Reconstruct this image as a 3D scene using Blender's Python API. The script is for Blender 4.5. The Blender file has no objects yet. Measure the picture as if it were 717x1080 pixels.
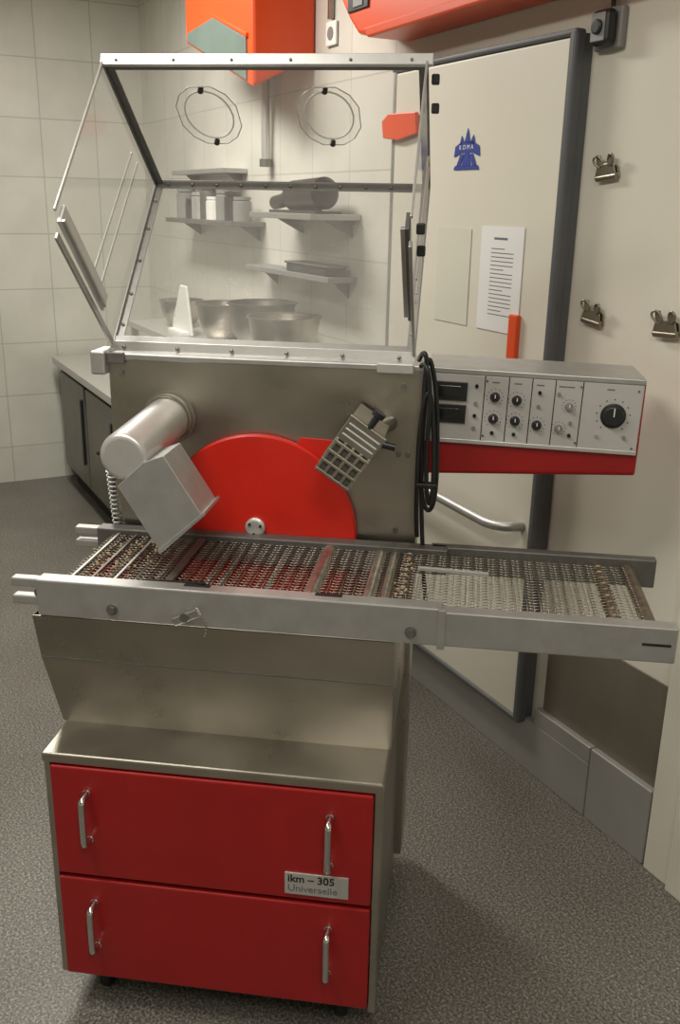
import bpy, math, random, bmesh
from mathutils import Vector, Matrix
random.seed(4)
sc=bpy.context.scene
sc.view_settings.view_transform='Standard'

# ------------------------------------------------------------ materials
def lin(c):
    return tuple((x/12.92 if x<=.04045 else ((x+.055)/1.055)**2.4) for x in [v/255 for v in c])
def mat(name,rgb,rough=.5,metal=0.0,noise=0.0,nscale=20,stretch=(1,1,1),bump=0.0,spec=.5,emit=0,rvar=0.0):
    m=bpy.data.materials.new(name); m.use_nodes=True
    nt=m.node_tree; b=nt.nodes['Principled BSDF']
    c=lin(rgb)
    b.inputs['Base Color'].default_value=(*c,1); b.inputs['Roughness'].default_value=rough
    b.inputs['Metallic'].default_value=metal; b.inputs['Specular IOR Level'].default_value=spec
    if noise or bump or rvar:
        tc=nt.nodes.new('ShaderNodeTexCoord'); mp=nt.nodes.new('ShaderNodeMapping'); mp.inputs['Scale'].default_value=stretch
        n=nt.nodes.new('ShaderNodeTexNoise'); n.inputs['Scale'].default_value=nscale; n.inputs['Detail'].default_value=6
        nt.links.new(tc.outputs['Object'],mp.inputs[0]); nt.links.new(mp.outputs[0],n.inputs['Vector'])
        if noise:
            mx=nt.nodes.new('ShaderNodeMixRGB'); mx.inputs[1].default_value=(*[max(0,v*(1-noise)) for v in c],1); mx.inputs[2].default_value=(*[min(1,v*(1+noise)) for v in c],1)
            cr=nt.nodes.new('ShaderNodeValToRGB'); cr.color_ramp.elements[0].position=.3; cr.color_ramp.elements[1].position=.7
            nt.links.new(n.outputs['Fac'],cr.inputs[0]); nt.links.new(cr.outputs[0],mx.inputs[0]); nt.links.new(mx.outputs[0],b.inputs['Base Color'])
        if bump:
            bp=nt.nodes.new('ShaderNodeBump'); bp.inputs['Strength'].default_value=bump; bp.inputs['Distance'].default_value=.002
            nt.links.new(n.outputs['Fac'],bp.inputs['Height']); nt.links.new(bp.outputs[0],b.inputs['Normal'])
        if rvar:
            mr=nt.nodes.new('ShaderNodeMapRange'); mr.inputs['From Min'].default_value=.3; mr.inputs['From Max'].default_value=.7
            mr.inputs['To Min'].default_value=rough-rvar; mr.inputs['To Max'].default_value=rough+rvar
            nt.links.new(n.outputs['Fac'],mr.inputs[0]); nt.links.new(mr.outputs[0],b.inputs['Roughness'])
    return m
STEEL=mat('satin_steel',(180,175,165),.33,1,.11,4,(1,1,1.6),0,rvar=.09)
def grain(m,scale=(4,4,260),amt=.06):
    nt=m.node_tree; b=nt.nodes['Principled BSDF']
    tc=nt.nodes.new('ShaderNodeTexCoord'); mp=nt.nodes.new('ShaderNodeMapping'); mp.inputs['Scale'].default_value=scale
    n=nt.nodes.new('ShaderNodeTexNoise'); n.inputs['Scale'].default_value=3; n.inputs['Detail'].default_value=3
    nt.links.new(tc.outputs['Object'],mp.inputs[0]); nt.links.new(mp.outputs[0],n.inputs['Vector'])
    bp=nt.nodes.new('ShaderNodeBump'); bp.inputs['Strength'].default_value=amt; bp.inputs['Distance'].default_value=.001
    nt.links.new(n.outputs['Fac'],bp.inputs['Height']); nt.links.new(bp.outputs[0],b.inputs['Normal'])
grain(STEEL)
STEELD=mat('dull_steel',(154,150,142),.42,1,.10,9,(1,1,1),rvar=.06)
ALU=mat('aluminium',(182,182,180),.42,.75,.08,26)
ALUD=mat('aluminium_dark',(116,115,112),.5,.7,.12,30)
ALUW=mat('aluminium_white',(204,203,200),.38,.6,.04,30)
CHROME=mat('chrome',(215,215,215),.16,1)
RED=mat('red_enamel',(152,23,24),.36,0,.06,12)
REDT=mat('red_tray',(124,24,18),.4,0,.2,14)
REDD=mat('red_disc_plastic',(198,34,20),.38,0,.06,10)
ORANGE=mat('orange_plastic',(224,80,33),.34,0,.04,4)
BLACK=mat('black_rubber',(22,22,23),.45)
BLACKM=mat('black_plastic',(34,34,36),.35)
DARK=mat('dark_gap',(18,17,16),.8)
WIRE=mat('belt_wire',(182,175,162),.35,1)
ROLLER=mat('roller_brown',(124,112,98),.4,.75,.3,60)
ROLLS=mat('roller_steel',(180,176,165),.35,.9,.25,40)
RESID=mat('chocolate_residue',(160,138,110),.7,0,.4,80)
PANELW=mat('control_panel_white',(190,188,186),.45,.15,.03,20)
GREYP=mat('grey_plastic',(130,130,128),.5)
DISPLAY=mat('display_glass',(30,34,32),.12)
WALLW=mat('wall_cream_panel',(214,210,197),.5,0,.03,3)
DOORW=mat('door_cream',(216,212,199),.38,0,.02,3)
GASKET=mat('gasket_grey',(92,94,98),.45,.2)
KICK=mat('kick_plate',(168,166,162),.4,.4,.08,5)
KICK2=mat('steel_wall_sheet',(132,124,112),.45,.55,.12,5)
PAPER=mat('paper',(226,226,226),.8)
PAPER2=mat('paper_faint',(206,204,190),.8)
INK=mat('ink_grey',(110,110,114),.8)
BLUE=mat('blue_print',(42,62,150),.5)
CEIL=mat('ceiling_paint',(225,222,212),.7)
WHITEB=mat('white_board',(235,235,230),.5)
TEAL=mat('teal_panel',(98,112,106),.4,0,.1,8)
CLIPM=mat('clip_metal',(150,142,128),.32,.9,.1,30)
FRIDGE=mat('fridge_door',(120,118,110),.4,.6,.1,8)

def tilemat(name,rgb,w,h,off=(0,0),mortar=.004,dim=.86):
    m=bpy.data.materials.new(name); m.use_nodes=True; nt=m.node_tree; b=nt.nodes['Principled BSDF']
    tc=nt.nodes.new('ShaderNodeTexCoord'); sp=nt.nodes.new('ShaderNodeSeparateXYZ'); cb=nt.nodes.new('ShaderNodeCombineXYZ')
    nt.links.new(tc.outputs['Object'],sp.inputs[0])
    a=nt.nodes.new('ShaderNodeMath'); a.operation='ADD'; a.inputs[1].default_value=off[0]
    a2=nt.nodes.new('ShaderNodeMath'); a2.operation='ADD'; a2.inputs[1].default_value=off[1]
    ax=nt.nodes.new('ShaderNodeMath'); ax.operation='ADD'
    nt.links.new(sp.outputs[0],ax.inputs[0]); nt.links.new(sp.outputs[1],ax.inputs[1])
    nt.links.new(ax.outputs[0],a.inputs[0]); nt.links.new(sp.outputs[2],a2.inputs[0])
    nt.links.new(a.outputs[0],cb.inputs[0]); nt.links.new(a2.outputs[0],cb.inputs[1])
    br=nt.nodes.new('ShaderNodeTexBrick'); br.offset=0; br.squash=1
    c=lin(rgb)
    br.inputs['Color1'].default_value=(*c,1); br.inputs['Color2'].default_value=(*[v*.96 for v in c],1)
    br.inputs['Mortar'].default_value=(*[v*dim*.8 for v in c],1)
    br.inputs['Scale'].default_value=1; br.inputs['Mortar Size'].default_value=mortar
    br.inputs['Brick Width'].default_value=w; br.inputs['Row Height'].default_value=h
    nt.links.new(cb.outputs[0],br.inputs['Vector'])
    n=nt.nodes.new('ShaderNodeTexNoise'); n.inputs['Scale'].default_value=5; n.inputs['Detail'].default_value=5
    nt.links.new(tc.outputs['Object'],n.inputs['Vector'])
    mx=nt.nodes.new('ShaderNodeMixRGB'); mx.blend_type='MULTIPLY'; mx.inputs[0].default_value=.25
    nt.links.new(br.outputs[0],mx.inputs[1]); nt.links.new(n.outputs['Fac'],mx.inputs[2]); nt.links.new(mx.outputs[0],b.inputs['Base Color'])
    b.inputs['Roughness'].default_value=.35
    return m
TILE=tilemat('wall_tile',(214,214,203),.30,.30,(0.02,-.21+.3),.003)
TILE2=tilemat('wall_tile_light',(224,222,212),.30,.30,(0.1,-.21+.3),.003,.93)

def floormat():
    m=bpy.data.materials.new('speckled_floor'); m.use_nodes=True; nt=m.node_tree; b=nt.nodes['Principled BSDF']
    tc=nt.nodes.new('ShaderNodeTexCoord')
    n=nt.nodes.new('ShaderNodeTexNoise'); n.inputs['Scale'].default_value=165; n.inputs['Detail'].default_value=5; n.inputs['Roughness'].default_value=.75
    nt.links.new(tc.outputs['Object'],n.inputs['Vector'])
    cr=nt.nodes.new('ShaderNodeValToRGB'); e=cr.color_ramp.elements
    e[0].position=.36; e[0].color=(*lin((52,50,47)),1); e[1].position=.64; e[1].color=(*lin((166,161,151)),1)
    x=e.new(.5); x.color=(*lin((100,97,91)),1)
    nt.links.new(n.outputs['Fac'],cr.inputs[0])
    n2=nt.nodes.new('ShaderNodeTexNoise'); n2.inputs['Scale'].default_value=2.2; n2.inputs['Detail'].default_value=6
    nt.links.new(tc.outputs['Object'],n2.inputs['Vector'])
    cr2=nt.nodes.new('ShaderNodeValToRGB'); cr2.color_ramp.elements[0].position=.3; cr2.color_ramp.elements[0].color=(.76,.75,.72,1); cr2.color_ramp.elements[1].position=.7; cr2.color_ramp.elements[1].color=(1,1,1,1)
    nt.links.new(n2.outputs['Fac'],cr2.inputs[0])
    mx=nt.nodes.new('ShaderNodeMixRGB'); mx.blend_type='MULTIPLY'; mx.inputs[0].default_value=1
    nt.links.new(cr.outputs[0],mx.inputs[1]); nt.links.new(cr2.outputs[0],mx.inputs[2]); nt.links.new(mx.outputs[0],b.inputs['Base Color'])
    b.inputs['Roughness'].default_value=.45
    bp=nt.nodes.new('ShaderNodeBump'); bp.inputs['Strength'].default_value=.2; bp.inputs['Distance'].default_value=.001
    nt.links.new(n.outputs['Fac'],bp.inputs['Height']); nt.links.new(bp.outputs[0],b.inputs['Normal'])
    return m
FLOOR=floormat()

def pcmat(name,haze_glare):
    m=bpy.data.materials.new(name); m.use_nodes=True; nt=m.node_tree
    for n in list(nt.nodes): nt.nodes.remove(n)
    o=nt.nodes.new('ShaderNodeOutputMaterial'); tr=nt.nodes.new('ShaderNodeBsdfTransparent'); tr.inputs[0].default_value=(.97,.97,.965,1)
    gl=nt.nodes.new('ShaderNodeBsdfGlossy'); gl.inputs['Roughness'].default_value=.10
    df=nt.nodes.new('ShaderNodeBsdfDiffuse'); df.inputs[0].default_value=(.92,.92,.90,1)
    tl=nt.nodes.new('ShaderNodeBsdfTranslucent'); tl.inputs[0].default_value=(.92,.92,.90,1)
    ad=nt.nodes.new('ShaderNodeMixShader'); ad.inputs[0].default_value=.5
    nt.links.new(df.outputs[0],ad.inputs[1]); nt.links.new(tl.outputs[0],ad.inputs[2])
    tc=nt.nodes.new('ShaderNodeTexCoord'); n=nt.nodes.new('ShaderNodeTexNoise'); n.inputs['Scale'].default_value=16; n.inputs['Detail'].default_value=10; n.inputs['Roughness'].default_value=.65
    nt.links.new(tc.outputs['Object'],n.inputs['Vector'])
    mr=nt.nodes.new('ShaderNodeMapRange'); mr.inputs['From Min'].default_value=.3; mr.inputs['From Max'].default_value=.7; mr.inputs['To Min'].default_value=haze_glare*.82; mr.inputs['To Max'].default_value=haze_glare*1.22
    nt.links.new(n.outputs['Fac'],mr.inputs[0])
    m1=nt.nodes.new('ShaderNodeMixShader'); nt.links.new(mr.outputs[0],m1.inputs[0]); nt.links.new(tr.outputs[0],m1.inputs[1]); nt.links.new(ad.outputs[0],m1.inputs[2])
    lw=nt.nodes.new('ShaderNodeLayerWeight'); lw.inputs[0].default_value=.5
    pw=nt.nodes.new('ShaderNodeMath'); pw.operation='POWER'; pw.inputs[1].default_value=4; nt.links.new(lw.outputs['Facing'],pw.inputs[0])
    ml=nt.nodes.new('ShaderNodeMath'); ml.operation='MULTIPLY_ADD'; ml.inputs[1].default_value=.5; ml.inputs[2].default_value=.06; nt.links.new(pw.outputs[0],ml.inputs[0])
    m2=nt.nodes.new('ShaderNodeMixShader'); nt.links.new(ml.outputs[0],m2.inputs[0]); nt.links.new(m1.outputs[0],m2.inputs[1]); nt.links.new(gl.outputs[0],m2.inputs[2])
    nt.links.new(m2.outputs[0],o.inputs[0])
    return m
PC=pcmat('polycarbonate',.10); PCH=pcmat('polycarbonate_hazy_glare',.24)  # frosty plastic; the whitish mix also paints in reflected glare on the panes

# ------------------------------------------------------------ helpers
def empty(name,M=Matrix(),parent=None):
    e=bpy.data.objects.new(name,None); sc.collection.objects.link(e); e.empty_display_size=.05
    if parent: e.parent=parent; e.matrix_local=M
    else: e.matrix_world=M
    return e
def addmesh(name,v,f,m,parent=None,bevel=0,smooth=False,M=None,seg=2):
    me=bpy.data.meshes.new(name); me.from_pydata([tuple(p) for p in v],[],f); me.materials.append(m)
    o=bpy.data.objects.new(name,me); sc.collection.objects.link(o)
    if parent: o.parent=parent
    if M is not None: o.matrix_local=M
    bm=bmesh.new(); bm.from_mesh(me); bmesh.ops.recalc_face_normals(bm,faces=bm.faces); bm.to_mesh(me); bm.free()
    if bevel:
        b=o.modifiers.new('b','BEVEL'); b.width=bevel; b.segments=seg; b.limit_method='ANGLE'
    if smooth:
        for p in me.polygons: p.use_smooth=True
    return o
def box(name,x,y,z,m,parent=None,bevel=.0015,M=None):
    v=[(a,b,c) for a in x for b in y for c in z]
    f=[(0,1,3,2),(4,6,7,5),(0,4,5,1),(2,3,7,6),(0,2,6,4),(1,5,7,3)]
    return addmesh(name,v,f,m,parent,bevel,M=M)
def prism(name,pts,axis,a,b,m,parent=None,bevel=0,M=None):
    def P(p,t):
        l=list(p); l.insert(axis,t); return tuple(l)
    n=len(pts); v=[P(p,a) for p in pts]+[P(p,b) for p in pts]
    f=[tuple(range(n)),tuple(range(2*n-1,n-1,-1))]+[(i,(i+1)%n,n+(i+1)%n,n+i) for i in range(n)]
    return addmesh(name,v,f,m,parent,bevel,M=M)
def rings(name,p0,p1,prof,m,parent=None,n=28,cap=True):
    p0=Vector(p0);p1=Vector(p1);d=(p1-p0).normalized(); a=d.orthogonal().normalized(); b=d.cross(a)
    v=[];f=[]
    for t,r in prof:
        for i in range(n):
            an=2*math.pi*i/n; v.append(p0+d*t+(a*math.cos(an)+b*math.sin(an))*r)
    for k in range(len(prof)-1):
        for i in range(n): f.append((k*n+i,k*n+(i+1)%n,(k+1)*n+(i+1)%n,(k+1)*n+i))
    if cap: f.append(tuple(range(n))); f.append(tuple((len(prof)-1)*n+i for i in range(n)))
    o=addmesh(name,v,f,m,parent)
    for p in o.data.polygons:
        if len(p.vertices)==4: p.use_smooth=True
    e=o.modifiers.new('es','EDGE_SPLIT'); e.split_angle=math.radians(40)
    return o
def cyl(name,p0,p1,r,m,parent=None,n=24,bev=0):
    L=(Vector(p1)-Vector(p0)).length
    pr=[(0,r),(L,r)] if not bev else [(0,r-bev),(bev,r),(L-bev,r),(L,r-bev)]
    return rings(name,p0,p1,pr,m,parent,n)
def bars(name,segs,m,parent=None,n=6):
    v=[];f=[]
    for p0,p1,r in segs:
        p0=Vector(p0);p1=Vector(p1);d=(p1-p0).normalized(); a=d.orthogonal().normalized(); b=d.cross(a); k=len(v)
        for p in (p0,p1):
            for i in range(n):
                an=2*math.pi*i/n; v.append(p+(a*math.cos(an)+b*math.sin(an))*r)
        for i in range(n): f.append((k+i,k+(i+1)%n,k+n+(i+1)%n,k+n+i))
        f.append(tuple(k+i for i in range(n))); f.append(tuple(k+n+i for i in range(n)))
    return addmesh(name,v,f,m,parent,smooth=True)
def strip(name,p0,p1,w,t,up,m,parent=None,bevel=.001):
    p0=Vector(p0);p1=Vector(p1);d=(p1-p0).normalized(); u=Vector(up); u=(u-d*u.dot(d)).normalized(); s=d.cross(u)
    v=[p+s*a*w/2+u*b*t/2 for p in (p0,p1) for a in (-1,1) for b in (-1,1)]
    f=[(0,1,3,2),(4,6,7,5),(0,4,5,1),(2,3,7,6),(0,2,6,4),(1,5,7,3)]
    return addmesh(name,v,f,m,parent,bevel)
def tube(name,pts,r,m,parent=None,cyclic=False,smooth=True):
    cu=bpy.data.curves.new(name,'CURVE'); cu.dimensions='3D'; cu.bevel_depth=r; cu.bevel_resolution=4; cu.use_fill_caps=True; cu.resolution_u=10
    sp=cu.splines.new('NURBS' if smooth else 'POLY'); sp.points.add(len(pts)-1)
    for i,p in enumerate(pts): sp.points[i].co=(*p,1)
    if smooth: sp.use_endpoint_u=True; sp.order_u=3
    sp.use_cyclic_u=cyclic
    cu.materials.append(m); o=bpy.data.objects.new(name,cu); sc.collection.objects.link(o)
    if parent:o.parent=parent
    return o
def text(name,body,size,loc,rotM,m,parent=None,ext=.0004,off=0):
    cu=bpy.data.curves.new(name,'FONT'); cu.body=body; cu.size=size; cu.extrude=ext; cu.offset=off; cu.materials.append(m)
    o=bpy.data.objects.new(name,cu); sc.collection.objects.link(o)
    if parent:o.parent=parent
    o.matrix_local=Matrix.Translation(loc)@rotM
    return o
RX=Matrix.Rotation(math.radians(90),4,'X')
def loft(name,secs,mt,parent,cap0=True,cap1=False,bevel=0):
    v=[];f=[]
    for s in secs: v+=s
    n=len(secs[0])
    for k in range(len(secs)-1):
        for i in range(n): f.append((k*n+i,k*n+(i+1)%n,(k+1)*n+(i+1)%n,(k+1)*n+i))
    if cap0:f.append(tuple(range(n)))
    if cap1:f.append(tuple((len(secs)-1)*n+i for i in range(n)))
    return addmesh(name,v,f,mt,parent,bevel)

# ------------------------------------------------------------ room frame
K=Vector((1.28,.68,0)); a=math.atan2(.815,-.58); D=Vector((math.cos(a),math.sin(a),0)); N=Vector((-math.sin(a),math.cos(a),0))
W=Matrix(((D.x,N.x,0,K.x),(D.y,N.y,0,K.y),(0,0,1,0),(0,0,0,1)))   # local = (s along wall, o out of wall, z)
SB=4.21; OL=4.6; SF=-3.6; HC=2.8
def room(name,x,y,z,m): 
    o=box(name,x,y,z,m,None,0); o.matrix_world=W; return o
room('floor',(SF,SB),(0,OL),(-.05,0),FLOOR)
room('ceiling',(SF,SB),(0,OL),(HC,HC+.05),CEIL)
room('wall_right',(SF,1.36),(-.1,0),(-.05,HC),WALLW)
room('wall_right_tiled',(1.36,SB),(-.1,0),(-.05,HC),TILE2)
room('wall_back',(SB,SB+.1),(-.1,OL),(-.05,HC),TILE)
room('wall_left',(SF,SB),(OL,OL+.1),(-.05,HC),TILE)
room('wall_front',(SF-.1,SF),(-.1,OL+.1),(-.05,HC),WALLW)
bb=empty('baseboard_right',W)
box('plate_near',(-.02,.20),(0.001,.025),(0,.215),KICK,bb,.003)
box('plate_mid',(.203,1.46),(0.001,.025),(0,.165),KICK,bb,.003)
box('step',(.203,.44),(0.001,.025),(.165,.215),KICK,bb,.003)
box('steel_sheet',(-.02,.425),(0.001,.006),(.215,.50),KICK2,bb,.001)
b2=empty('pillar_right',W)
box('pillar_return',(-.115,-.030),(0.001,.03),(0,HC),WALLW,b2,.003)
box('pillar_face',(-.6,-.117),(0.001,.045),(0,HC),WALLW,b2,.004)

# ------------------------------------------------------------ door
d=empty('door_1',W)
box('frame',(.475,1.31),(.001,.032),(.165,1.995),GASKET,d,.004)
box('leaf',(.492,1.30),(.030,.055),(.17,1.985),DOORW,d,.006)
box('gasket_right',(.470,.496),(.028,.060),(.155,2.003),GASKET,d,.008)
box('gasket_top',(.470,1.32),(.028,.060),(1.987,2.003),GASKET,d,.006)
box('gasket_bottom',(.470,1.32),(.028,.060),(.155,.172),GASKET,d,.006)
box('gasket_left',(1.298,1.316),(.028,.058),(.155,2.003),ALU,d,.006)
tube('bar_handle',[(1.26,.055,.765),(1.26,.115,.765),(1.22,.12,.765),(.95,.12,.757),(.66,.12,.748),(.60,.118,.746),(.555,.10,.748),(.53,.075,.752),(.525,.054,.752)],.014,ALU,d)
p=empty('notice_sheet',W)
box('sheet',(.61,.80),(.0565,.0575),(1.27,1.55),PAPER,p,0)
box('heading',(.68,.74),(.0575,.0579),(1.515,1.521),INK,p,0)
for i in range(17):
    z=1.49-i*.011; w=.10 if i%5 else .06
    box('line_%d'%i,(.75-w,.75),(.0575,.0577),(z,z+.0025),INK,p,0)
p=empty('faded_notice_sheet',W)
box('sheet',(.85,1.02),(.0565,.0572),(1.27,1.54),PAPER2,p,0)
lx=.90; y0,y1=.0565,.058
p=empty('logo_sticker',W@Matrix.Translation((lx-.005,0,1.755))@Matrix.Diagonal((.84,1,.80,1))@Matrix.Translation((-lx,0,-1.75)))
prism('spire',[(lx-.016,1.765),(lx,1.815),(lx+.016,1.765)],1,y0,y1,BLUE,p)
for sgn in (-1,1):
    prism('ray_outer_%d'%sgn,[(lx+sgn*.016,1.765),(lx+sgn*.034,1.792),(lx+sgn*.044,1.76)],1,y0,y1,BLUE,p)
    prism('leg_%d'%sgn,[(lx+sgn*.014,1.730),(lx+sgn*.036,1.730),(lx+sgn*.058,1.69),(lx+sgn*.036,1.69)],1,y0,y1,BLUE,p)
prism('banner',[(lx-.074,1.722),(lx-.068,1.756),(lx-.03,1.772),(lx+.03,1.772),(lx+.068,1.756),(lx+.074,1.722),(lx+.03,1.735),(lx-.03,1.735)],1,y0,y1,BLUE,p)
prism('tower',[(lx-.026,1.69),(lx-.010,1.735),(lx+.010,1.735),(lx+.026,1.69)],1,y0,y1,BLUE,p)
prism('base',[(lx-.074,1.679),(lx-.066,1.692),(lx+.066,1.692),(lx+.074,1.679)],1,y0,y1,BLUE,p)
RW=Matrix.Rotation(math.pi,4,'Z')@RX
text('lettering','K O M A',.022,(lx+.043,.0590,1.745),RW,PAPER,p)
p=empty('orange_wall_strip',W); box('strip',(.600,.637),(.056,.070),(1.155,1.325),ORANGE,p,.003)
p=empty('red_door_tag',W); prism('tag',[(1.14,1.805),(1.25,1.79),(1.34,1.80),(1.35,1.85),(1.31,1.87),(1.15,1.865)],1,.061,.075,ORANGE,p,.003)

def clip(s,z,rot,sc_=1.0):
    M=W@Matrix.Translation((s,0.003,z))@Matrix.Rotation(rot,4,'Y')@Matrix.Scale(sc_,4)
    e=empty('bulldog_clip',M)
    cyl('rivet',(0,0,.0),(0,.012,0),.006,CLIPM,e,12)
    prism('jaw_front',[(-.038,-.016),(.038,-.016),(.03,.012),(.012,.018),(-.012,.018),(-.03,.012)],1,.012,.016,CLIPM,e,.001)
    prism('jaw_back',[(-.038,-.016),(.038,-.016),(.03,.012),(.012,.018),(-.012,.018),(-.03,.012)],1,.001,.004,CLIPM,e,.001)
    cyl('spring',(-.034,.009,-.014),(.034,.009,-.014),.0085,CLIPM,e,12)
    for sg in (-1,1):
        tube('grip_%d'%sg,[(sg*.012,.014,.010),(sg*.008,.016,.024),(sg*.020,.022,.040),(sg*.036,.024,.034),(sg*.034,.02,.020),(sg*.020,.015,.010)],.0028,CLIPM,e,smooth=True)
        prism('wing_%d'%sg,[(sg*.008,.012),(sg*.026,.012),(sg*.030,.036),(sg*.014,.040)],1,.016,.019,CLIPM,e,.001)
clip(.375,1.685,.1,.95); clip(.375,1.345,-.1,.95); clip(.130,1.345,.05,1.0); clip(.08,1.68,0,1.0)
e=empty('wall_switch_box',W)
box('back_plate',(.365,.455),(0.001,.02),(1.950,2.040),GREYP,e,.006)
box('cover',(.375,.438),(.02,.05),(1.957,2.033),BLACKM,e,.012)
box('cover_face',(.385,.430),(.05,.053),(1.965,2.025),GREYP,e,.004)
rings('dial',(.407,.053,1.995),(.407,.066,1.995),[(0,.016),(.006,.016),(.008,.012)],BLACKM,e)
tube('hook',[(.41,.01,2.04),(.41,.012,2.065),(.395,.012,2.075),(.39,.012,2.06)],.005,BLACKM,e)

# ------------------------------------------------------------ orange wall units
e=empty('orange_wall_canopy',W)
prism('shell',[(1.33,2.085),(1.40,2.10),(1.46,2.15),(1.78,2.5),(.25,2.5),(.25,2.10),(.5,2.095)],1,0.001,.14,ORANGE,e,.012)
prism('rim',[(1.32,2.08),(.25,2.09),(.25,2.115),(1.35,2.11)],1,.001,.152,ORANGE,e,.006)
box('dark_slot',(1.33,1.46),(.14,.146),(2.165,2.215),BLACKM,e,.004)
box('slot_label',(1.36,1.42),(.146,.149),(2.175,2.205),GREYP,e,.001)
e=empty('orange_wall_dispenser',W)
def P4(lst,o): return [(s,o,z) for s,z in lst]
loft('shell',[P4([(1.98,2.11),(2.70,2.31),(2.70,2.74),(1.98,2.74)],.002),P4([(1.98,1.99),(2.70,2.22),(2.70,2.74),(1.98,2.74)],.25)],ORANGE,e,True,True,.012)
prism('shade_panel',[(2.03,2.02),(2.67,2.225),(2.66,2.255),(2.36,2.27),(2.03,2.16)],1,.25,.256,TEAL,e,.002)
prism('shade_edge',[(2.02,2.16),(2.36,2.272),(2.36,2.285),(2.02,2.175)],1,.25,.260,ORANGE,e,.002)

# ------------------------------------------------------------ kitchen counter along the wall
e=empty('refrigerated_counter',W)
ZW=.74
box('carcass',(1.55,4.1),(.03,.58),(.10,ZW-.04),FRIDGE,e,.004)
box('worktop',(1.53,4.12),(.005,.62),(ZW-.04,ZW),ALUW,e,.004)
box('plinth',(1.6,4.05),(.06,.54),(.0,.10),DARK,e,.002)
for i in range(4):
    s0=1.62+i*.615
    box('door_%d'%i,(s0,s0+.57),(.58,.60),(.13,ZW-.07),FRIDGE,e,.006)
    box('pull_%d'%i,(s0+.02,s0+.05),(.60,.615),(.25,.60),BLACKM,e,.003)
OZ=1.04
e=empty('counter_overshelf',W)
box('top',(1.55,3.2),(.005,.42),(OZ-.03,OZ),ALUW,e,.003)
for s in (1.57,2.35,3.15):
    for o_ in (.03,.38): box('leg_%d_%d'%(s*100,o_*100),(s,s+.03),(o_,o_+.03),(ZW,OZ-.03),ALU,e,.002)
def bowl(s,o,z,r,h,m=STEEL):
    e=empty('steel_mixing_bowl',W@Matrix.Translation((s,o,z)))
    rings('bowl',(0,0,0),(0,0,1),[(0,r*.45),(h*.12,r*.66),(h*.4,r*.88),(h*.8,r*.98),(h,r),(h,r*1.06),(h-.006,r*1.06),(h-.008,r*.97),(h*.4,r*.84),(h*.13,r*.6),(.006,r*.4)],m,e,32)
bowl(1.73,.24,OZ,.13,.17); bowl(2.03,.20,OZ,.13,.19,STEELD); bowl(2.33,.24,OZ,.12,.16); bowl(2.9,.24,OZ,.10,.12)
e=empty('white_cutting_board',W)
prism('board',[(2.50,OZ+.002),(2.78,OZ+.002),(2.64,OZ+.21),(2.56,OZ+.21)],1,.32,.332,WHITEB,e,.004)
box('foot',(2.54,2.74),(.30,.36),(OZ,OZ+.015),WHITEB,e,.002)
def shelf(name,s0,s1,z,dep,m):
    e=empty(name,W)
    box('board',(s0,s1),(0.002,dep),(z,z+.02),m,e,.002)
    for s in (s0+.06,s1-.08):
        prism('bracket_%d'%int(s*100),[(0.002,z),(dep*.6,z),(0.002,z-.06)],0,s,s+.006,ALUD,e,0)
    return e
shelf('lower_wall_shelf',1.62,2.40,1.33,.12,GREYP)
e=empty('knife_box',W); box('box',(1.65,2.0),(.03,.11),(1.35,1.38),BLACKM,e,.004); box('lid',(1.64,2.01),(.025,.115),(1.38,1.388),ALUD,e,.003)
shelf('upper_wall_shelf',1.60,2.15,1.545,.20,ALU)
e=empty('black_hand_blender',W)
cyl('body',(1.66,.11,1.635),(1.93,.11,1.625),.055,BLACKM,e,24,.012); cyl('shaft',(1.93,.11,1.62),(2.10,.11,1.60),.026,BLACKM,e); box('grip',(1.74,1.92),(.08,.13),(1.567,1.60),BLACKM,e,.012); box('stand',(1.64,2.05),(.06,.16),(1.565,1.575),BLACKM,e,.002)
sh=shelf('spice_wall_shelf',2.45,3.35,1.50,.16,ALUD)
e=empty('storage_jars',W)
for i,(w,h,c) in enumerate([(.05,.10,GREYP),(.05,.12,BLACKM),(.05,.13,GREYP),(.06,.10,WHITEB),(.05,.15,ALUD),(.055,.12,ALUW),(.05,.09,BLACKM),(.06,.14,GREYP)]):
    s=2.52+i*.105; rings('jar_%d'%i,(s,.08,1.521),(s,.08,1.7),[(0,w*.8),(h*.8,w*.8),(h*.86,w*.6),(h*.87,w*.75),(h,w*.75)],c,e,16)
shelf('rack_wall_shelf',2.65,3.35,1.72,.12,ALU)
e=empty('wall_pipe',W); cyl('pipe',(2.38,.03,1.75),(2.38,.03,2.1),.018,ALUW,e); cyl('collar',(2.38,.03,1.74),(2.38,.03,1.77),.026,ALUD,e); cyl('collar_top',(2.38,.03,2.08),(2.38,.03,2.11),.026,ALUD,e)
e=empty('wall_socket',W); box('plate',(1.80,1.88),(0.002,.012),(2.13,2.21),WHITEB,e,.006); cyl('well',(1.84,.012,2.17),(1.84,.014,2.17),.022,GREYP,e); box('duct',(1.83,1.85),(.002,.02),(2.215,2.78),CLIPM,e,.002)

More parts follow.
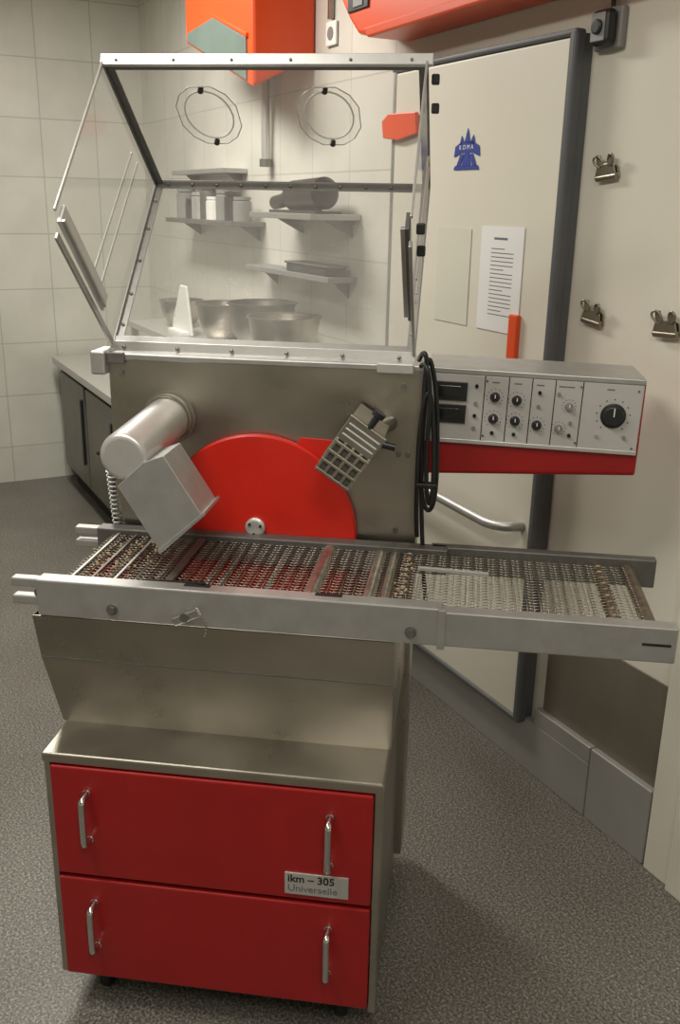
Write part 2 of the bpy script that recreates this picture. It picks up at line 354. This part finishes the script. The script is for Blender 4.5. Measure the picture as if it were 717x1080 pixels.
# ============================================================ MACHINE
m=empty('chocolate_enrobing_machine')
box('cabinet_carcass',(0,.645),(.018,.61),(.085,.585),STEELD,m,.003)
box('cabinet_stile_left',(0,.012),(0,.03),(.085,.60),STEEL,m,.002)
box('cabinet_stile_right',(.633,.648),(0,.03),(.075,.60),STEEL,m,.002)
box('cabinet_top_sheet',(-.003,.650),(-.004,.615),(.582,.603),STEEL,m,.004)
box('drawer_gap',(.012,.633),(.008,.02),(.09,.582),DARK,m,0)
for k,(z0,z1) in enumerate([(.335,.578),(.088,.325)]):
    box('drawer_front_%d'%k,(.013,.632),(-.006,.014),(z0,z1),RED,m,.0035)
    for j,x in enumerate((.085,.553)):
        zc=z0+(.14 if k==0 else .135)
        h=.052
        tube('pull_%d_%d'%(k,j),[(x,-.006,zc-h),(x,-.022,zc-h),(x,-.034,zc-h+.004),(x,-.036,zc-h+.014),(x,-.036,zc+h-.014),(x,-.034,zc+h-.004),(x,-.022,zc+h),(x,-.006,zc+h)],.0066,CHROME,m)
        for zz in (zc-h,zc+h): cyl('pull_foot_%d_%d_%d'%(k,j,int(zz*1000)),(x,-.0055,zz),(x,-.010,zz),.008,CHROME,m,16)
box('name_plate',(.468,.590),(-.009,-.006),(.348,.396),ALUW,m,.0005)
text('name_plate_text_1','ikm – 305',.0225,(.4735,-.0092,.3765),RX,BLACK,m,off=.0004)
text('name_plate_text_2','Universelle',.0212,(.4735,-.0092,.356),RX,INK,m,off=.0003)
for i,(x,y) in enumerate([(.07,.07),(.575,.07),(.07,.54),(.575,.54)]):
    cyl('caster_wheel_%d'%i,(x-.012,y,.030),(x+.012,y,.030),.030,BLACK,m,20,.004)
    prism('caster_fork_%d'%i,[(y-.012,.028),(y+.012,.028),(y+.028,.08),(y-.028,.08)],0,x-.02,x-.015,STEELD,m)
    prism('caster_fork_b_%d'%i,[(y-.012,.028),(y+.012,.028),(y+.028,.08),(y-.028,.08)],0,x+.015,x+.02,STEELD,m)
    cyl('caster_axle_%d'%i,(x-.022,y,.03),(x+.022,y,.03),.005,CHROME,m,10)
    box('caster_plate_%d'%i,(x-.035,x+.035),(y-.035,y+.035),(.078,.086),STEELD,m,.002)
def rect(x0,x1,y0,y1,z): return [(x0,y0,z),(x1,y0,z),(x1,y1,z),(x0,y1,z)]
nk=loft('hopper_body',[rect(-.008,.652,.115,.47,.603),rect(-.040,.652,.108,.47,.745),rect(-.050,.652,.104,.47,.835)],STEEL,m)
sd=nk.modifiers.new('s','SOLIDIFY'); sd.thickness=.003
loft('drip_tray',[rect(.06,.60,.17,.42,.70),rect(-.035,.64,.125,.46,.832)],REDT,m)
strip('neck_fold_line',(-.0395,.1075,.745),(.652,.1075,.745),.003,.001,(0,-1,0),ALUD,m,0)
box('column',(-.006,.662),(.47,.60),(.09,1.275),STEEL,m,.004)
box('column_front_panel',(-.008,.664),(.462,.471),(.835,1.283),STEEL,m,.002)
box('column_top_cap',(-.010,.666),(.460,.604),(1.275,1.289),ALU,m,.003)
for i,(x,z) in enumerate([(.62,1.10),(.64,1.10),(.625,1.245),(.02,1.25),(.62,.93)]):
    cyl('panel_screw_%d'%i,(x,.462,z),(x,.456,z),.006,ALUD,m,12)
box('hinge_box_left',(-.040,-.008),(.44,.52),(1.245,1.295),ALU,m,.004)
box('hinge_plate_left',(-.010,.03),(.452,.462),(1.268,1.292),ALUD,m,.002)
box('hinge_plate_right',(.57,.645),(.450,.462),(1.272,1.292),ALUW,m,.002)
ZT=.912
box('rail_front',(-.035,.735),(.098,.135),(.838,ZT),ALU,m,.003)
box('rail_front_ext',(.735,1.145),(.090,.122),(.842,ZT-.002),ALU,m,.003)
box('rail_front_joint',(.728,.742),(.088,.10),(.836,ZT+.001),ALU,m,.001)
box('rail_back',(-.035,.735),(.405,.440),(.855,ZT),ALUD,m,.003)
box('rail_back_ext',(.700,1.165),(.425,.450),(.850,ZT),ALUD,m,.003)
for i,(y,z) in enumerate([(.105,.902),(.105,.866),(.41,.902),(.41,.872)]):
    box('rail_fork_%d'%i,(-.088,-.03),(y,y+.022),(z-.010,z+.008),ALU,m,.003)
cyl('fork_pivot',(-.03,.10,.884),(-.03,.135,.884),.010,ALUD,m,16)
box('rail_slot',(1.085,1.135),(.0885,.0905),(.874,.879),DARK,m,.001)
for i,x in enumerate((.115,.68)):
    cyl('rail_bolt_%d'%i,(x,.098,.862),(x,.090,.862),.008,ALUD,m,6); cyl('rail_washer_%d'%i,(x,.099,.862),(x,.096,.862),.011,ALUD,m,16)
for i,x in enumerate((.25,.50)): box('rail_notch_%d'%i,(x,x+.05),(.118,.130),(ZT-.001,ZT+.0012),DARK,m,0)
strip('lock_lever',(.238,.086,.852),(.292,.080,.880),.020,.010,(0,-1,0),CHROME,m,.004)
cyl('lock_pivot',(.262,.098,.866),(.262,.076,.866),.009,ALUD,m,16)
for i in range(9):
    t=i/8; x=.290+.012*math.sin(t*2.2); z=.878-.05*t
    rings('lock_chain_%d'%i,(x,.080,z),(x,.080,z+.004),[(0,.0012),(.002,.0024),(.004,.0012)],ALUD,m,8)
# belt
segs=[];BX0,BX1,BY0,BY1,ZB=.0,1.115,.140,.408,.898
n=int((BX1-BX0)/.0125)
rows=19
for i in range(n+1):
    x=BX0+i*(BX1-BX0)/n
    segs.append(((x,BY0,ZB),(x,BY1+(.012 if x>.71 else -.006),ZB),.0006))
for j in range(rows+1):
    y=BY0+.004+j*(BY1-BY0-.010)/rows
    for i in range(n):
        x=BX0+i*(BX1-BX0)/n; x2=x+(BX1-BX0)/n; yy=.0022*(1 if i%2 else -1)
        segs.append(((x,y+yy,ZB+.001),(x2,y-yy,ZB+.001),.0009))
bars('wire_mesh_belt',segs,WIRE,m,4)
segs=[]
for i in range(0,n+1,2):
    x=BX0+i*(BX1-BX0)/n; segs.append(((x,BY0,ZB-.05),(x,BY1-.006,ZB-.05),.0008))
bars('belt_return_run',segs,WIRE,m,4)
def roller(nm,x,r,z,mt,y0=.135,y1=.408): 
    cyl(nm,(x,y0,z),(x,y1,z),r,mt,m,20,.002)
for i,(x,r,z,mt) in enumerate([(.485,.015,.893,ROLLS),(.595,.012,.893,ROLLS),(.625,.010,.893,ROLLS),(.30,.006,.885,ALUD),(.27,.006,.885,ALUD),(.655,.007,.888,ROLLER),(.665,.006,.868,ROLLER),(.02,.008,.890,ROLLER),(.08,.006,.888,ROLLER),(.13,.006,.885,ALUD),(.17,.006,.885,ALUD),(.90,.005,.882,ALUD),(1.045,.010,.890,ROLLER),(1.105,.013,.890,ROLLER),(.39,.006,.88,ALUD)]):
    roller('roller_%d'%i,x,r,z,mt,.135 if x<.72 else .122,.406 if x<.72 else .426)
for k,x in enumerate((1.045,1.105,.655)):
    for j in range(9):
        y=.15+j*.031; rings('sprocket_%d_%d'%(k,j),(x,y,.890),(x,y+.004,.890),[(0,.0105),(.002,.0135),(.004,.0105)],ROLLER,m,10)
box('tension_bar_a',(.20,.215),(.15,.40),(.900,.906),ALUD,m,.001,)
for i,x in enumerate((.015,.055,.10)): box('end_cross_bar_%d'%i,(x,x+.006),(.14,.40),(.901,.905),ALU if i!=1 else ALUD,m,.001)
strip('slider_bar',(.68,.31,.905),(.82,.30,.905),.008,.008,(0,0,1),ALUW,m,.001)
strip('slider_bar_b',(.16,.15,.905),(.29,.128,.916),.006,.004,(0,0,1),DARK,m,.001)
bm=bmesh.new()
for i in range(120):
    if i<90: x=random.gauss(.07,.035); y=random.uniform(.16,.39)
    else: x=random.choice((.66,.655,.13))+random.gauss(0,.006); y=random.uniform(.16,.39)
    if x<.0: x=abs(x)
    bmesh.ops.create_icosphere(bm,subdivisions=1,radius=random.uniform(.0018,.0042),matrix=Matrix.Translation((x,y,.901)))
me=bpy.data.meshes.new('crumb_residue'); bm.to_mesh(me); bm.free(); me.materials.append(RESID)
o=bpy.data.objects.new('crumb_residue',me); sc.collection.objects.link(o); o.parent=m
rings('wheel_disc',(.320,.458,.915),(.320,.44,.915),[(0,.212),(.004,.216),(.012,.216),(.016,.212)],REDD,m,72)
rings('wheel_hub',(.315,.441,.925),(.315,.43,.925),[(0,.022),(.006,.022),(.010,.016)],ALUW,m,20)
for i in range(3):
    an=i*2.09+.4; cyl('hub_bolt_%d'%i,(.315+.014*math.cos(an),.433,.925+.014*math.sin(an)),(.315+.014*math.cos(an),.427,.925+.014*math.sin(an)),.003,DARK,m,8)
prism('wheel_guard',[(.41,1.126),(.49,1.123),(.50,1.02),(.38,1.06)],1,.4585,.4615,REDD,m,.001)
TX,TZ=.125,1.145
rings('blower_tube',(TX,.462,TZ+.012),(TX,.17,TZ-.004),[(0,.047),(.283,.047),(.290,.0455),(.2935,.041),(.2945,.036)],ALUW,m,40)
rings('blower_flange',(TX,.463,TZ+.012),(TX,.40,TZ+.012),[(0,.058),(.012,.058),(.014,.0495),(.03,.0495),(.032,.0485)],STEELD,m,40)
rings('blower_clamp',(TX,.445,TZ+.012),(TX,.435,TZ+.012),[(0,.050),(0.001,.053),(.009,.053),(.010,.050)],STEEL,m,40)
cyl('blower_bolt',(TX-.046,.18,TZ),(TX-.054,.18,TZ),.004,DARK,m,10)
dq=[(.112,1.085),(.165,1.135),(.205,1.150),(.278,1.035),(.192,.958)]
du=prism('air_duct',dq,1,.165,.27,ALU,m,.0015)
prism('air_duct_lip',[(.186,.962),(.280,1.046),(.283,1.040),(.190,.954)],1,.163,.272,ALU,m,.001)
Mg=Matrix.Translation((.545,.35,1.150))@Matrix.Rotation(math.radians(34),4,'Y')
box('depositor_block',(-.038,.038),(-.05,.09),(-.005,.048),STEEL,m,.003,Mg)
box('depositor_cover',(-.042,.042),(-.056,-.044),(-.002,.052),STEELD,m,.002,Mg)
box('depositor_plate_back',(-.040,.040),(-.035,.05),(-.070,-.008),STEELD,m,.002,Mg)
for i in range(5):
    x=-.040+i*.0185
    box('grille_bar_v%d'%i,(x,x+.006),(-.060,-.050),(-.078,0),STEEL,m,.001,Mg)
for i in range(4):
    z=-.078+i*.0225
    box('grille_bar_h%d'%i,(-.040,.040),(-.0605,-.0505),(z,z+.006),STEEL,m,.001,Mg)
box('grille_dark',(-.037,.037),(-.048,-.036),(-.074,-.006),ALUD,m,0,Mg)
for i in range(3):
    box('depositor_rib_%d'%i,(-.036,.036),(-.058,-.055),(.010+i*.012,.014+i*.012),ALUW,m,.001,Mg)
cyl('depositor_arm',(.575,.40,1.165),(.60,.462,1.165),.016,STEELD,m,20)
cyl('clamp_screw',(.573,.30,1.19),(.590,.30,1.215),.007,BLACKM,m,12)
cyl('clamp_knob',(.588,.30,1.213),(.594,.30,1.222),.013,BLACKM,m,14)
cyl('arm_nut',(.60,.30,1.16),(.625,.30,1.155),.008,BLACKM,m,10)

# ---------------- control console (hangs slightly down to the right)
CX0,CX1=.668,1.128
cs=empty('control_console',Matrix.Translation((CX0,.55,1.27))@Matrix.Rotation(math.radians(1.25),4,'Y')@Matrix.Translation((-CX0,-.55,-1.27)),m)
def sec(x,zb): return [(x,.56,zb),(x,.74,zb),(x,.74,1.268),(x,.565,1.268),(x,.556,1.12),(x,.556,zb+.006)]
loft('console_body',[sec(CX0,1.034),sec(CX1,1.064)],RED,cs,True,True,.004)
FY=.548
def fp(nm,x0,x1,z0,z1,mt,t=.004,y=None,b=.0008):
    y=FY if y is None else y
    return box(nm,(x0,x1),(y-t,y),(z0,z1),mt,cs,b)
box('console_panel',(CX0+.005,CX1-.006),(FY,.57),(1.120,1.262),PANELW,cs,.002)
box('console_top_cover',(CX0,CX1-.004),(FY-.002,.735),(1.262,1.274),ALU,cs,.002)
box('console_lower_edge',(CX0+.004,CX1-.006),(FY-.003,.56),(1.112,1.121),ALUW,cs,.001)
X=lambda px: .675+(px-460)/(672-460)*.447
cols=[460,516,540,563,586,613,672]
Zc=lambda py: 1.262-(py-390)/(463-390)*.142
for i,c in enumerate(cols[1:-1]): fp('seam_%d'%i,X(c)-.001,X(c)+.001,1.121,1.262,DARK,.0006)
for i,py in enumerate((409,434)):
    fp('display_bezel_%d'%i,.690,.757,Zc(py)-.020,Zc(py)+.020,BLACKM,.006)
    fp('display_glass_%d'%i,.697,.742,Zc(py)-.012,Zc(py)+.012,DISPLAY,.0075)
def knob(nm,x,z,r,mt=BLACKM):
    rings(nm,(x,FY,z),(x,FY-.02,z),[(0,r*1.15),(.003,r*1.15),(.004,r),(.013,r*.88),(.014,r*.8)],mt,cs,20)
    fp(nm+'_tick',x-.001,x+.001,z,z+r*.8,WHITEB,.0006,FY-.0138,0)
    for k in range(11):
        rr=r*1.9 if r<.02 else r*1.5
        q=.0009 if r<.02 else .0013
        an=math.radians(-140+k*28); fp(nm+'_dot%d'%k,x+math.sin(an)*rr-q,x+math.sin(an)*rr+q,z+math.cos(an)*rr-q,z+math.cos(an)*rr+q,BLACKM,.0005,None,0)
for i,(px,py) in enumerate([(527,413),(527,437),(549,415),(549,438),(571,441),(593,443),(601,418)]): knob('knob_%d'%i,X(px),Zc(py),.0092 if i<5 else .0075,BLACKM if i<5 else GREYP)
knob('main_knob',X(645),Zc(425),.023)
for i,(px,py,mt) in enumerate([(571,405,DARK),(571,420,GREYP),(590,405,GREYP),(604,436,GREYP),(604,450,DARK),(631,448,CHROME),(658,448,GREYP),(508,402,DARK),(508,421,GREYP),(508,435,DARK),(508,449,GREYP),(527,453,DARK),(549,453,DARK)]):
    cyl('indicator_%d'%i,(X(px),FY,Zc(py)),(X(px),FY-.006,Zc(py)),.0038,mt,cs,14)
for i,c in enumerate([(463,396),(463,456),(667,397),(667,460),(518,396),(518,457),(611,396),(611,458)]): cyl('face_screw_%d'%i,(X(c[0]),FY,Zc(c[1])),(X(c[0]),FY-.0015,Zc(c[1])),.0025,ALUD,cs,8)
for i,c in enumerate([527,549,571,593,601,640]): fp('label_%d'%i,X(c)-.008,X(c)+.008,1.247,1.250,INK,.0004,None,0)

# ---------------- polycarbonate hood, swung open
XL,XR=-.020,.640
H=(.530,1.293);Mm=(.870,1.638);T=(.558,1.870);F=(.272,1.580);G=(.272,1.535)
def quad(nm,a,b,mt):
    o=addmesh(nm,[(XL,*a),(XR,*a),(XR,*b),(XL,*b)],[(0,1,2,3)],mt,m); return o
quad('hood_pane_lower',H,Mm,PCH); quad('hood_pane_upper',Mm,T,PC)
for nm,x in (('left',XL),('right',XR)):
    addmesh('hood_side_'+nm,[(x,*H),(x,*Mm),(x,*T),(x,*F),(x,*G)],[(0,1,2,3,4)],PC,m)
nP1=Vector((0,-(Mm[1]-H[1]),Mm[0]-H[0])); nP2=Vector((0,-(T[1]-Mm[1]),T[0]-Mm[0]))
def B(nm,p,q,w,t,up,mt): return strip(nm,p,q,w,t,up,mt,m)
B('frame_top',(XL-.004,*T),(XR+.012,*T),.022,.012,(0,-1,.3),ALUW)
B('frame_top_back',(XL,T[0]+.012,T[1]-.010),(XR,T[0]+.012,T[1]-.010),.018,.003,nP2,ALUD)
B('frame_mid',(XL,*Mm),(XR,*Mm),.020,.008,(0,-1,0),ALUD)
B('frame_bottom',(XL-.004,H[0]-.01,H[1]+.003),(XR+.004,H[0]-.01,H[1]+.003),.022,.010,(0,-1,.2),ALUW)
B('frame_bottom_angle',(XL,H[0]+.006,H[1]+.014),(XR,H[0]+.006,H[1]+.014),.022,.003,nP1,ALU)
for nm,x,mt in (('l',XL,ALUD),('r',XR,ALUD)):
    B('frame_upper_'+nm,(x+(.008 if x<0 else -.008),*Mm),(x+(.008 if x<0 else -.008),*T),.018,.003,nP2,mt)
    B('frame_upper_side_'+nm,(x,*Mm),(x,*T),.020,.004,(1,0,0),ALUD)
    B('frame_lower_'+nm,(x+(.009 if x<0 else -.009),*Mm),(x+(.009 if x<0 else -.009),*H),.018,.003,nP1,ALU)
    B('frame_lower_side_'+nm,(x,*Mm),(x,*H),.018,.004,(1,0,0),ALU)
    B('frame_edge_'+nm,(x,*G),(x,*H),.014,.006,(1,0,0),ALU)
    B('frame_front_'+nm,(x,*T),(x,*F),.007,.005,(1,0,0),ALUW)
    sg=-1 if x<0 else 1
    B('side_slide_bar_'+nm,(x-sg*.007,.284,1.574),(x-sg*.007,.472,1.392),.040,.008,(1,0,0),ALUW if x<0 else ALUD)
    B('side_slide_lip_'+nm,(x-sg*.014,.274,1.562),(x-sg*.014,.452,1.388),.007,.010,(1,0,0),ALU)
    B('side_stiffener_'+nm,(x+sg*.003,.71,1.70),(x+sg*.003,.45,1.46),.006,.004,(1,0,0),ALUW)
    B('side_stiffener2_'+nm,(x+sg*.003,.745,1.68),(x+sg*.003,.485,1.43),.006,.004,(1,0,0),ALUW)
seg=[]
for i in range(11):
    x=XL+.03+i*(XR-XL-.06)/10
    seg.append(((x,Mm[0]-.004,Mm[1]),(x,Mm[0]-.007,Mm[1]),.004))
    if i%2==0: seg.append(((x,H[0]-.016,H[1]+.003),(x,H[0]-.020,H[1]+.002),.004)); seg.append(((x,T[0]-.006,T[1]),(x,T[0]-.009,T[1]),.003))
for t in (.12,.3,.5,.7,.88):
    y=Mm[0]+(H[0]-Mm[0])*t; z=Mm[1]+(H[1]-Mm[1])*t
    for x in (XL+.009,XR-.009): seg.append(((x,y,z),(x,y-.004,z+.003),.004))
bars('hood_rivets',seg,STEELD,m,8)
for i,(y,z) in enumerate([(.60,1.84),(.64,1.79),(.30,1.56),(.34,1.52)]):
    box('hood_knob_%d'%i,(XR+.008,XR+.024),(y-.008,y+.008),(z-.010,z+.010),BLACKM,m,.003)
dP=Vector((0,T[0]-Mm[0],T[1]-Mm[1])).normalized(); nn=nP2.normalized()
if nn.y>0: nn=-nn
RING=mat('clear_rim',(232,232,228),.3,0)
for i,cx in enumerate((.168,.430)):
    c=Vector((cx,T[0],T[1]))-dP*.150+nn*.004
    ring=[c+Vector((1,0,0))*(.052*math.cos(t))+dP*(.070*math.sin(t)) for t in [k*2*math.pi/28 for k in range(28)]]
    tube('hand_hole_ring_%d'%i,ring,.0019,RING,m,True)
    oc=[c+nn*.003+Vector((1,0,0))*(.066*sx)+dP*(.085*sy) for sx,sy in [(-.35,1),(.35,1),(.75,.75),(1,.35),(1,-.35),(.75,-.75),(.35,-1),(-.35,-1),(-.75,-.75),(-1,-.35),(-1,.35),(-.75,.75)]]
    tube('hand_hole_plate_edge_%d'%i,oc,.0012,ALUW,m,True,False)
    addmesh('hand_hole_plate_%d'%i,oc,[tuple(range(12))],PC,m)
    for k,sy in enumerate((1,-1)):
        q=c+dP*.078*sy; cyl('hand_hole_pin_%d_%d'%(i,k),q,q+nn*.010,.006,BLACKM,m,12)
tube('power_cable_a',[(.655,.46,1.30),(.665,.42,1.33),(.675,.42,1.30),(.668,.43,1.15),(.672,.43,1.02),(.690,.43,.98),(.705,.43,1.02),(.700,.43,1.18),(.690,.43,1.27),(.675,.43,1.32),(.668,.43,1.26),(.672,.43,1.05),(.676,.43,.97),(.690,.43,.80),(.70,.47,.70)],.0048,BLACK,m)
tube('power_cable_b',[(.66,.45,1.29),(.672,.41,1.31),(.684,.415,1.24),(.680,.42,1.08),(.688,.42,1.00),(.698,.42,1.02),(.695,.42,1.15),(.682,.42,1.26),(.664,.42,1.20),(.663,.42,1.0),(.668,.43,.93)],.0048,BLACK,m)
box('cable_tie',(.660,.705),(.415,.435),(1.04,1.052),BLACK,m,.003)
co=[]
for i in range(150):
    t=i/149; an=t*2*math.pi*15; co.append((-.022+.009*math.cos(an)+.02*t,.47+.009*math.sin(an)-.02*t,1.03-.15*t))
tube('coiled_cord',co,.0022,ALU,m)

# ------------------------------------------------------------ lights
def area(nm,s,o,z,sx,sy,power,col=(1,.955,.86)):
    l=bpy.data.lights.new(nm,'AREA'); l.shape='RECTANGLE'; l.size=sx; l.size_y=sy; l.energy=power; l.color=col
    ob=bpy.data.objects.new(nm,l); sc.collection.objects.link(ob); ob.matrix_world=W@Matrix.Translation((s,o,z)); return ob
for i,(s,o,pw) in enumerate([(2.3,.95,54),(.0,2.0,38),(-1.9,1.6,30)]):
    area('ceiling_light',s,o,2.70,1.3,.35,pw)
    e=empty('ceiling_light_fixture',W); box('housing',(s-.68,s+.68),(o-.2,o+.2),(2.74,2.80),WHITEB,e,.005)
w=bpy.data.worlds.new('w'); sc.world=w; w.use_nodes=True; w.node_tree.nodes['Background'].inputs[0].default_value=(1,.96,.9,1); w.node_tree.nodes['Background'].inputs[1].default_value=.4

# ------------------------------------------------------------ camera
f=997.0; th=math.radians(18.05); az=math.radians(7.6); ro=math.radians(1.09)
R=Vector((math.cos(az),math.sin(az),0)); h=Vector((-math.sin(az),math.cos(az),0)); Fw=h*math.cos(th)+Vector((0,0,-math.sin(th))); U=R.cross(Fw)
ix=R*math.cos(ro)+U*math.sin(ro); iy=-R*math.sin(ro)+U*math.cos(ro); iz=-Fw
cam=bpy.data.cameras.new('camera'); cam.sensor_fit='VERTICAL'; cam.sensor_height=24; cam.lens=24*f/1080; cam.clip_start=.02
co_=bpy.data.objects.new('camera',cam); sc.collection.objects.link(co_)
C=Vector((.756,-1.473,1.6))
co_.matrix_world=Matrix(((ix.x,iy.x,iz.x,C.x),(ix.y,iy.y,iz.y,C.y),(ix.z,iy.z,iz.z,C.z),(0,0,0,1)))
sc.camera=co_
